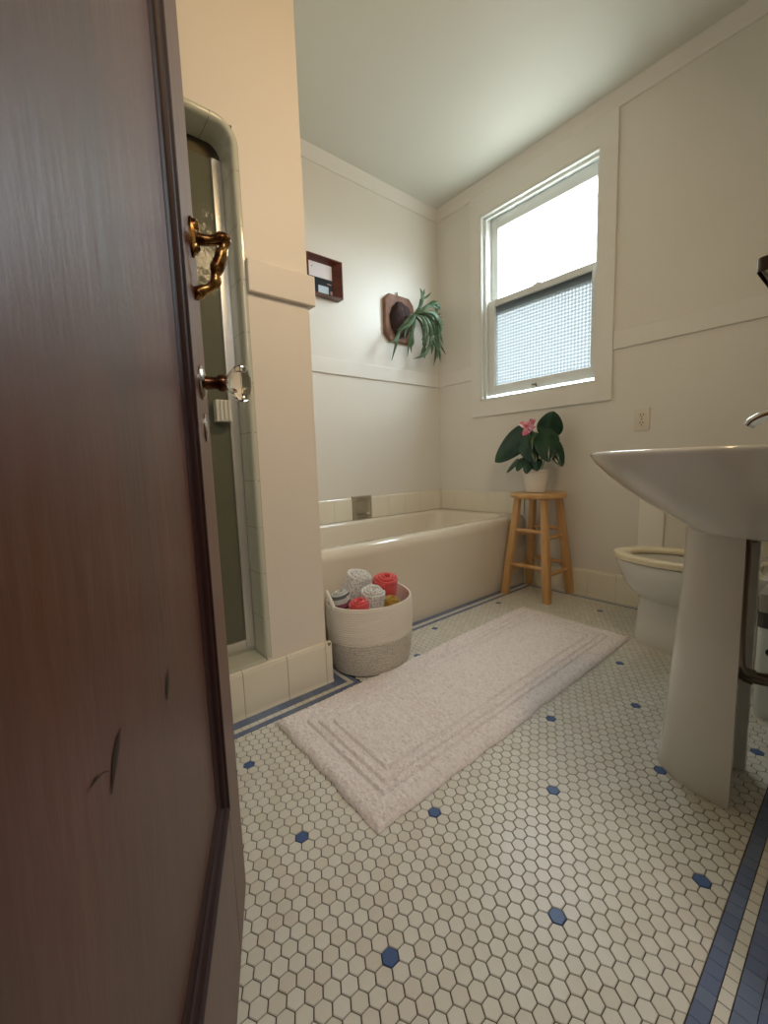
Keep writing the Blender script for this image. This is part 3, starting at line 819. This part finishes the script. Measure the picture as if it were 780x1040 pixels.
def plant():
    T = thing('potted_anthurium', (2.245, 1.310, .6085), 'potted flowering plant with big glossy dark leaves and pink flowers, on the wooden stool', 'potted plant')
    px, py = 2.245, 1.310
    MB().lathe((px, py, .6085), [(.052, 0), (.056, .003), (.065, .06), (.074, .118), (.079, .122), (.079, .132), (.075, .134), (.070, .128), (.066, .112)], 48, cap1=False).build('pot', pot_m, T, smooth=True, angle=40)
    s = MB().lathe((px, py, .712), [(.064, 0), (.061, .008), (.03, .014), (.0, .016)][:3], 24).build('soil', soil_m, T, smooth=True)
    o = T['_o']
    c = (px, py, .73)
    def stem(a, b, r=.0022):
        a, b = Vector(a), Vector(b); m = a.lerp(b, .5)+Vector((0, 0, .02))
        MB().tube(spline([tuple(a), tuple(m), tuple(b)], 5), r, 8).build('stem', leaf2_m, T, smooth=True)
    cv = Vector((-.87, -.49, .05))         # towards the room
    #   base(attach)        tip               normal                width
    leaves = [((2.215, 1.380, .950), (2.14, 1.535, .800), (-.85, -.30, .45), .082, .14),
              ((2.255, 1.240, .955), (2.24, 1.205, 1.062), (-.9, -.40, .15), .072, .08),
              ((2.20, 1.320, .935), (2.175, 1.300, .835), (-.85, -.45, .30), .058, .12),
              ((2.225, 1.235, .930), (2.16, 1.185, .795), (-.80, -.45, .40), .068, .16),
              ((2.26, 1.215, .890), (2.225, 1.135, .765), (-.70, -.60, .30), .045, .15),
              ((2.185, 1.335, .880), (2.165, 1.270, .790), (-.80, -.40, .40), .050, .15),
              ((2.27, 1.36, .930), (2.23, 1.44, .855), (-.6, .2, .7), .058, .2),
              ((2.185, 1.405, .790), (2.165, 1.462, .728), (-.7, .15, .5), .024, .10),
              ((2.205, 1.375, .800), (2.145, 1.375, .745), (-.6, -.1, .8), .030, .2),
              ((2.205, 1.330, .795), (2.125, 1.300, .735), (-.6, -.2, .8), .032, .2),
              ((2.215, 1.285, .795), (2.135, 1.240, .752), (-.6, -.3, .7), .030, .2),
              ((2.29, 1.31, .93), (2.31, 1.25, .88), (.6, -.3, .7), .045, .2),
              ((2.235, 1.270, .975), (2.235, 1.190, .940), (-.75, -.2, .6), .032, .15)]
    for b, tp, nm, w_, dr in leaves:
        mb = heart_leaf(MB(), b, tp, nm, w_, droop=dr)
        mb.build('leaf', leaf_m, T, smooth=True, angle=180, sub=1)
        a = (px+(b[0]-px)*.35, py+(b[1]-py)*.30, .722)
        stem(a, b)
    for b, tp, nm, w_ in (((2.18, 1.325, .990), (2.15, 1.365, 1.010), (-.8, -.3, .5), .024), ((2.17, 1.295, 1.000), (2.15, 1.262, 1.018), (-.8, -.4, .3), .026),
                          ((2.16, 1.305, .970), (2.12, 1.318, .938), (-.8, -.4, .3), .022), ((2.165, 1.285, .980), (2.13, 1.268, .965), (-.8, -.3, .5), .020)):
        f = heart_leaf(MB(), b, tp, nm, w_, droop=.1, fold=-.3).build('flower_spathe', pink_m, T, smooth=True, angle=180, sub=1)
        b_ = Vector(b); d = (Vector(tp)-b_).normalized(); up = (Vector(nm).normalized()*.6+d*.5)
        MB().tube([b_, b_+up*.012, b_+up*.026], [.0022, .003, .0014], 8).build('spadix', mat('pale_spadix', (214, 120, 128), .5), under(f, o), smooth=True)
        stem((px, py+.01, .722), b, .0016)
plant()

# ================================================================== STAGHORN FERN PLAQUE
def fern():
    T = thing('mounted_staghorn_fern', (2.02, YA-.001, 1.77), 'green forked fern on a wooden plaque, hung on the wall above the tub', 'mounted plant')
    o = T['_o']
    y0, y1 = YA-.001, YA-.028
    out = [(1.905, 1.925), (2.085, 1.925), (2.125, 1.885), (2.125, 1.665), (2.085, 1.622), (1.905, 1.622), (1.862, 1.665), (1.862, 1.885)]
    cx, cz = 1.994, 1.774
    R = [[(x, y0, z) for x, z in out], [(x, y1+.006, z) for x, z in out], [(cx+(x-cx)*.95, y1, cz+(z-cz)*.96) for x, z in out]]
    MB().rings(R).build('plaque', plaque_m, T, bevel=.002)
    MB().tube([(1.99, YA-.004, 1.922), (1.99, YA-.008, 1.945), (1.99, YA-.004, 1.952)], .004, 8).build('hanger_hook', nickel_m, T, smooth=True)
    # rounded papery shield clump
    mb = MB(); n = 36; RR = []
    for k in range(10):
        a = radians(90*k/9); ring = []
        for i in range(n):
            t = 2*pi*i/n; w_ = 1+.12*noise.noise(Vector((cos(t)*2, sin(t)*2, k*.3)))
            ring.append((1.99+.088*cos(a)*cos(t)*w_, y1-.058*sin(a)*w_, 1.765+.118*cos(a)*sin(t)*w_))
        RR.append(ring)
    mb.rings(RR).build('shield_clump', shield_m, T, smooth=True, angle=80)
    C0 = (2.055, 2.105, 1.795)
    def ribbon(pts, ws, nm=(-.5, -.8, .3)):
        P = spline([tuple(p)+(w_,) for p, w_ in zip(pts, ws)], 6); G = []
        for i, q in enumerate(P):
            d = (Vector(P[min(i+1, len(P)-1)][:3])-Vector(P[max(i-1, 0)][:3])).normalized()
            s_ = d.cross(Vector(nm)).normalized(); nn = s_.cross(d).normalized(); p = Vector(q[:3]); w_ = max(q[3], .0007)
            G.append([p-s_*w_-nn*w_*.25, p-s_*w_*.5, p, p+s_*w_*.5, p+s_*w_-nn*w_*.25])
        return MB().grid(G)
    def frond(stalk, tips, w0=.006, w1=.015):
        mb = MB(); a = stalk
        w1 *= 1.12; ws = [w0+(w1-w0)*k/(len(a)-1) for k in range(len(a))]
        r = ribbon(a, ws); mb.add(r.v, r.f)
        for t in tips:
            r = ribbon([a[-1]]+t, [w1*.55]+[w1*.55]*(len(t)-1)+[.0012]); mb.add(r.v, r.f)
        mb.build('frond', frond_m, T, smooth=True, angle=180, solid=.0016)
    # upright forked frond
    frond([C0, (2.10, 2.09, 1.85), (2.125, 2.09, 1.905)], [[(2.125, 2.09, 1.945), (2.108, 2.09, 1.972)], [(2.14, 2.09, 1.945), (2.148, 2.088, 1.975)], [(2.175, 2.09, 1.935), (2.212, 2.088, 1.968)]], w1=.013)
    frond([C0, (2.12, 2.06, 1.84), (2.19, 2.05, 1.885), (2.225, 2.05, 1.892)], [[(2.228, 2.05, 1.85), (2.205, 2.04, 1.79)], [(2.245, 2.05, 1.88), (2.262, 2.05, 1.85)]], w1=.020)
    frond([C0, (2.13, 2.08, 1.825), (2.22, 2.10, 1.82)], [[(2.29, 2.11, 1.84), (2.352, 2.115, 1.865)], [(2.31, 2.11, 1.830), (2.362, 2.115, 1.832)], [(2.28, 2.10, 1.80), (2.318, 2.10, 1.752)], [(2.24, 2.09, 1.795), (2.290, 2.09, 1.758)]], w1=.012)
    frond([C0, (2.12, 2.05, 1.79), (2.18, 2.04, 1.745), (2.215, 2.05, 1.68)], [[(2.27, 2.06, 1.62), (2.335, 2.07, 1.565)], [(2.255, 2.06, 1.58), (2.275, 2.07, 1.510)], [(2.225, 2.06, 1.57), (2.205, 2.07, 1.472)]], w1=.017)
    frond([C0, (2.10, 2.04, 1.77), (2.14, 2.03, 1.71), (2.155, 2.04, 1.66)], [[(2.15, 2.05, 1.60), (2.10, 2.06, 1.53), (2.02, 2.08, 1.498)], [(2.175, 2.05, 1.60), (2.165, 2.05, 1.54)], [(2.20, 2.04, 1.60), (2.23, 2.05, 1.52)]], w1=.016)
    frond([C0, (2.02, 2.06, 1.74), (1.99, 2.06, 1.66)], [[(1.975, 2.07, 1.60), (1.965, 2.08, 1.505)], [(1.99, 2.07, 1.58), (2.005, 2.08, 1.535)], [(2.0, 2.06, 1.60), (1.995, 2.07, 1.57)]], w1=.014)
    frond([(2.02, 2.09, 1.79), (1.95, 2.07, 1.72), (1.89, 2.07, 1.655)], [[(1.87, 2.08, 1.58), (1.86, 2.09, 1.525)], [(1.86, 2.07, 1.57), (1.825, 2.08, 1.462)], [(1.85, 2.07, 1.59), (1.802, 2.08, 1.572)]], w1=.014)
    frond([C0, (2.09, 2.03, 1.80), (2.15, 2.01, 1.80), (2.20, 2.01, 1.765)], [[(2.22, 2.01, 1.72), (2.235, 2.02, 1.69)], [(2.235, 2.01, 1.755), (2.26, 2.02, 1.74)]], w1=.016)
    frond([C0, (2.10, 2.05, 1.83), (2.16, 2.04, 1.86)], [[(2.20, 2.04, 1.885), (2.225, 2.04, 1.90)], [(2.195, 2.03, 1.85), (2.225, 2.03, 1.838)]], w1=.015)
    frond([C0, (2.11, 2.04, 1.80), (2.17, 2.02, 1.79), (2.215, 2.03, 1.74)], [[(2.25, 2.04, 1.68), (2.285, 2.05, 1.62)], [(2.23, 2.04, 1.67), (2.235, 2.05, 1.60)]], w1=.015)
    frond([C0, (2.09, 2.07, 1.74), (2.12, 2.07, 1.66), (2.13, 2.08, 1.60)], [[(2.14, 2.09, 1.56), (2.145, 2.10, 1.52)], [(2.12, 2.09, 1.565), (2.11, 2.10, 1.535)]], w1=.014)
    frond([(2.04, 2.07, 1.78), (2.00, 2.04, 1.76), (1.955, 2.04, 1.70)], [[(1.93, 2.05, 1.66), (1.925, 2.06, 1.61)], [(1.915, 2.05, 1.675), (1.885, 2.06, 1.65)]], w1=.014)
    frond([C0, (2.06, 2.03, 1.76), (2.075, 2.01, 1.70)], [[(2.07, 2.02, 1.65), (2.06, 2.04, 1.615)], [(2.095, 2.02, 1.655), (2.105, 2.03, 1.60)]], w1=.012)
fern()

# ================================================================== SHADOW BOX PICTURE
def box_frame():
    T = thing('shadow_box_frame', (1.404, YA-.001, 1.79), 'dark reddish wood shadow box frame with white and black prints, half behind the shower pillar', 'picture frame')
    xa, xb, za, zb, yf, yb = 1.280, 1.516, 1.789, 2.000, YA-.051, YA-.004
    def ring(i, y): return [(xa+i, y, za+i), (xb-i, y, za+i), (xb-i, y, zb-i), (xa+i, y, zb-i)]
    def back(y): return [(xa+.020, y, za+.022), (xb-.048, y, za+.022), (xb-.048, y, zb-.022), (xa+.020, y, zb-.022)]
    MB().rings([ring(0, YA-.001), ring(0, yf), ring(.007, yf), back(YA-.012), back(YA-.004)], cap0=False, cap1=False).build('frame', frame_m, T, bevel=.0006)
    xl, xr, zl, zu = xa+.020, xb-.048, za+.022, zb-.022
    MB().box(xl, xr, YA-.006, YA-.002, zl, zu).build('backing', print_d, T)
    zm = zl+(zu-zl)*.52
    u = MB().box(xl+.002, xr, YA-.0085, YA-.006, zm, zu).build('upper_print', print_w, T)
    MB().box(xl+.030, xl+.036, YA-.0092, YA-.0085, zu-.030, zu-.024).build('print_mark', scuff_m, under(u, T['_o']))
    l = MB().box(xl+.002, xr, YA-.0085, YA-.006, zl, zm-.006).build('lower_print', print_d, T)
    MB().box(1.37, xr-.028, YA-.0095, YA-.0085, zl+.002, zl+.044).build('print_panel', print_b, under(l, T['_o']))
    MB().box(xr-.036, xr-.008, YA-.0095, YA-.0085, zl+.058, zl+.064).build('print_stroke', print_p, under(l, T['_o']))
    MB().box(xr-.016, xr-.002, YA-.0095, YA-.0085, zl+.002, zl+.024).build('print_figure', print_p, under(l, T['_o']))
box_frame()

# ================================================================== OUTLET
def outlet():
    T = thing('wall_outlet', (XB-.001, .812, .985), 'small ivory double electrical outlet on the wall right of the window', 'outlet')
    yc, zc = .812, .985
    MB().rings([rrect(yc-.036, yc+.036, zc-.059, zc+.059, .005, 0)]).v
    R = []
    for d, i in ((0, 0), (.003, 0), (.005, .003)):
        R.append([(XB-.001-d, a, b) for a, b, _ in rrect(yc-.036+i, yc+.036-i, zc-.059+i, zc+.059-i, .006, 0, 4)])
    MB().rings(R).build('cover_plate', outlet_m, T, smooth=True, angle=40)
    for s_ in (-1, 1):
        z = zc+s_*.0195
        R = [[(XB-.0055-d, yc+a, z+b) for a, b in [(.0165*cos(t), .0145*max(-.85, min(.85, sin(t)))) for t in [2*pi*k/24 for k in range(24)]]] for d in (0, .0015)]
        sk = MB().rings(R).build('socket', outlet_m, T)
        h = MB().box(XB-.0076, XB-.0068, yc-.0075, yc-.0050, z-.001, z+.008).box(XB-.0076, XB-.0068, yc+.0050, yc+.0075, z-.001, z+.008).lathe((0, 0, 0), [(0.0001, 0), (.0001, .0001)], 3)
        h = MB().box(XB-.0076, XB-.0068, yc-.0080, yc-.0052, z-.002, z+.008).box(XB-.0076, XB-.0068, yc+.0052, yc+.0080, z-.002, z+.008)
        h.rings([[(XB-.0068-d, yc+.0028*cos(t), z-.0085+.0028*sin(t)) for t in [2*pi*k/10 for k in range(10)]] for d in (0, .0008)])
        h.build('slots', black_m, under(sk, T['_o']))
    MB().rings([[(XB-.0058-d, yc+.003*cos(t), zc+.003*sin(t)) for t in [2*pi*k/10 for k in range(10)]] for d in (0, .0012)]).build('screw', nickel_m, T)
outlet()

# ================================================================== TOILET
def ell(cx, cy, a, bf, bb, z, n=48, p=1.0, ymin=None):
    out = []
    for k in range(n):
        t = 2*pi*k/n; c, s_ = cos(t), sin(t)
        x = cx+a*math.copysign(abs(c)**p, c); y = cy+(bf if s_ > 0 else bb)*math.copysign(abs(s_)**p, s_)
        if ymin is not None: y = max(y, ymin)
        out.append((x, y, z))
    return out
def toilet():
    TX = 1.985
    T = thing('toilet', (TX, .40, 0), 'white toilet with an open ivory seat, behind the pedestal sink', 'toilet')
    y = .46
    R = [ell(TX, .42, .106, .250, .22, 0), ell(TX, .42, .108, .252, .22, .02), ell(TX, .42, .098, .244, .22, .08), ell(TX, .42, .095, .236, .22, .185), ell(TX, .43, .108, .232, .22, .202),
         ell(TX, .45, .136, .236, .22, .222), ell(TX, .47, .158, .246, .23, .262), ell(TX, .49, .172, .252, .25, .325), ell(TX, .495, .176, .256, .26, .355), ell(TX, .495, .174, .255, .26, .362),
         ell(TX, .50, .130, .200, .17, .362), ell(TX, .50, .122, .190, .16, .345), ell(TX, .49, .115, .170, .15, .27), ell(TX, .47, .06, .09, .08, .19)]
    MB().rings(R).build('bowl', porc_m, T, smooth=True, angle=50)
    # open seat ring resting on small bumpers
    Ro = [(.180, .258), (.183, .261), (.180, .258), (.150, .228), (.122, .198), (.118, .194), (.122, .198)]
    zz = [.367, .376, .387, .391, .386, .378, .368]
    MB().rings([ell(TX, .500, a, b, b-.02, z) for (a, b), z in zip(Ro+[Ro[0]], zz+[zz[0]])], cap0=False, cap1=False).build('seat', seat_m, T, smooth=True, angle=60)
    lid = MB().rings([[(TX+.175*cos(t), yy+.0, .42+.20+.20*max(-.95, sin(t))) for t in [2*pi*k/40 for k in range(40)]] for yy in (.232, .246)]).build('lid', seat_m, T, smooth=True, angle=40)
    MB().rings([rrect(TX-.20, TX+.20, .015, .205, .03, .37), rrect(TX-.198, TX+.198, .010, .215, .03, .70)]).rings([rrect(TX-.205, TX+.205, .004, .225, .03, .701), rrect(TX-.205, TX+.205, .004, .225, .03, .725), rrect(TX-.198, TX+.198, .01, .215, .03, .735)]).build('tank', porc_m, T, smooth=True, angle=40)
    MB().rings([rrect(TX-.10, TX+.10, .04, .30, .03, .30), rrect(TX-.14, TX+.14, .03, .30, .03, .37)]).build('tank_shelf', porc_m, T, smooth=True, angle=40)
    for s_ in (-1, 1): MB().lathe((TX+s_*.09, .262, .362), [(.016, 0), (.016, .016), (.012, .024)], 16).build('seat_hinge', seat_m, T, smooth=True)
    for s_ in (-1,): MB().lathe((TX+s_*.098, .44, .0), [(.012, 0), (.012, .012), (.006, .02)], 16).build('bolt_cap', porc_m, T, smooth=True)
toilet()

# ================================================================== PEDESTAL SINK
KX = 1.215
def sink():
    T = thing('pedestal_sink', (KX, .20, 0), 'white pedestal sink with wide curved basin, close on the right of the doorway', 'sink')
    def E(z, a, front, cy, off=0): return ell(KX, cy, a+off, front-cy+off, cy+.02, z, 72, ymin=.003, p=.96)
    prof = [(.618, .088, .255, .185), (.624, .100, .288, .19), (.637, .122, .305, .192), (.660, .160, .340, .20), (.690, .200, .385, .212), (.722, .234, .428, .225), (.756, .260, .468, .237), (.785, .275, .497, .246), (.800, .2800, .508, .250)]
    R = [E(*q) for q in prof]
    R += [E(.8055, .2815, .510, .250), E(.8105, .2790, .5075, .250), E(.8130, .2720, .500, .250), E(.8120, .258, .486, .250)]
    # basin
    R += [ell(KX, .295, .232, .178, .150, .808, 72), ell(KX, .295, .222, .168, .142, .796, 72), ell(KX, .292, .195, .145, .125, .755, 72), ell(KX, .285, .140, .105, .095, .705, 72), ell(KX, .275, .06, .045, .045, .685, 72), ell(KX, .27, .022, .022, .022, .682, 72)]
    MB().rings(R).build('basin', sinkp_m, T, smooth=True, angle=50)
    # hollow half-oval pedestal open to the wall
    def half(z, a, b, cy, th):
        n = 28; o_ = [(KX+a*cos(pi*k/n)*1.0, cy+b*sin(pi*k/n)**.9, z) for k in range(n+1)]
        i_ = [(KX+(a-th)*cos(pi*k/n), cy+(b-th)*sin(pi*k/n)**.9, z) for k in range(n, -1, -1)]
        return o_+i_
    prof = [(.0005, .095, .165), (.02, .0945, .164), (.10, .090, .156), (.30, .0875, .142), (.50, .0885, .130), (.60, .092, .127), (.632, .095, .127)]
    MB().rings([half(z, a, b, .176, .014) for z, a, b in prof]).build('pedestal', sinkp_m, T, smooth=True, angle=50, bevel=0)
    # drain: tailpiece, trap, wall arm; supply hose
    MB().tube([(KX, .20, .69), (KX, .19, .60)], .022, 16).build('drain_flange', dkmetal_m, T, smooth=True)
    P = spline([(KX, .235, .64), (KX, .235, .45), (KX, .235, .34), (KX, .222, .305), (KX, .190, .290), (KX, .150, .288), (KX, .110, .298), (KX, .060, .310), (KX, .002, .310)], 6)
    MB().tube(P, .0140, 16).build('drain_trap', dkmetal_m, T, smooth=True)
    MB().tube([(KX, .178, .289), (KX, .160, .287)], .0175, 16).build('slip_nut', dkmetal_m, T, smooth=True)
    P = spline([(1.128, .172, .62), (1.128, .172, .50), (1.128, .171, .38), (1.131, .166, .335), (1.145, .145, .318), (1.165, .10, .315), (1.17, .04, .32), (1.17, .002, .32)], 6)
    MB().tube(P, .0050, 10).build('supply_line', dkmetal_m, T, smooth=True)
sink()
def faucet():
    T = thing('basin_faucet', (KX, .075, .812), 'chrome faucet standing on the back of the pedestal sink', 'faucet')
    MB().lathe((KX, .075, .8115), [(.030, 0), (.030, .004), (.024, .008), (.020, .016), (.019, .045), (.017, .052), (.012, .056)], 28).build('body', chrome_m, T, smooth=True, angle=50)
    P = spline([(KX, .080, .845, .017), (KX, .105, .870, .016), (KX, .140, .880, .0145), (KX, .172, .877, .013), (KX, .193, .866, .0115), (KX, .200, .857, .011)], 5)
    MB().tube([q[:3] for q in P], [q[3] for q in P], 16).build('spout', chrome_m, T, smooth=True)
    P = spline([(KX, .070, .865, .008), (KX, .050, .885, .007), (KX, .085, .905, .006), (KX, .130, .915, .005)], 5)
    MB().tube([q[:3] for q in P], [q[3] for q in P], 12).build('lever', chrome_m, T, smooth=True)
    for s_ in (-1, 1):
        pass
faucet()

# ================================================================== SHELF AND BIN
def shelf():
    T = thing('wall_shelf', (1.22, .001, 1.12), 'dark metal framed frosted glass shelf above the sink, its corner at the right', 'shelf')
    x0, x1, y0, y1, z0, z1 = .985, 1.46, .001, .166, 1.108, 1.130
    a = [(p[0], p[1]) for p in rrect(x0, x1, y0-.02, y1, .012, 0)]
    def ring(i, z): return [(max(x0+i, min(x1-i, x)), max(y0, min(y1-i, y)), z) for x, y in a]
    MB().rings([ring(0, z0), ring(0, z1), ring(.009, z1), ring(.009, z0+.002), ring(.006, z0)], cap0=False, cap1=False).build('frame', shelffr_m, T, smooth=True, angle=40)
    MB().box(x0+.009, x1-.009, y0, y1-.009, z0+.004, z0+.010).build('glass_plate', shelfglass_m, T)
shelf()
def bin_():
    T = thing('waste_bin', (1.67, .115, 0), 'pale blue white waste bin with grey lid, on the floor behind the sink pedestal', 'waste bin')
    x0, x1, y0, y1 = 1.60, 1.742, .02, .214
    MB().rings([rrect(x0+.004, x1-.004, y0+.004, y1-.004, .02, .0), rrect(x0, x1, y0, y1, .02, .02), rrect(x0, x1, y0, y1, .02, .283)]).build('body', bin_m, T, smooth=True, angle=40)
    MB().rings([rrect(x0-.002, x1+.002, y0-.002, y1+.002, .02, .2835), rrect(x0-.002, x1+.002, y0-.002, y1+.002, .02, .330)]).build('band', bindark_m, T, smooth=True, angle=40)
    MB().rings([rrect(x0-.001, x1+.001, y0-.001, y1+.001, .02, .3305), rrect(x0-.001, x1+.001, y0-.001, y1+.001, .02, .385), rrect(x0+.012, x1-.012, y0+.012, y1-.012, .02, .396)]).build('lid', bingrey_m, T, smooth=True, angle=40)
    MB().rings([[(x0-.004*d-.0005, .180+.011*cos(t), .214+.011*sin(t)) for t in [2*pi*k/16 for k in range(16)]] for d in (0, 1)]).build('button', black_m, T)
bin_()
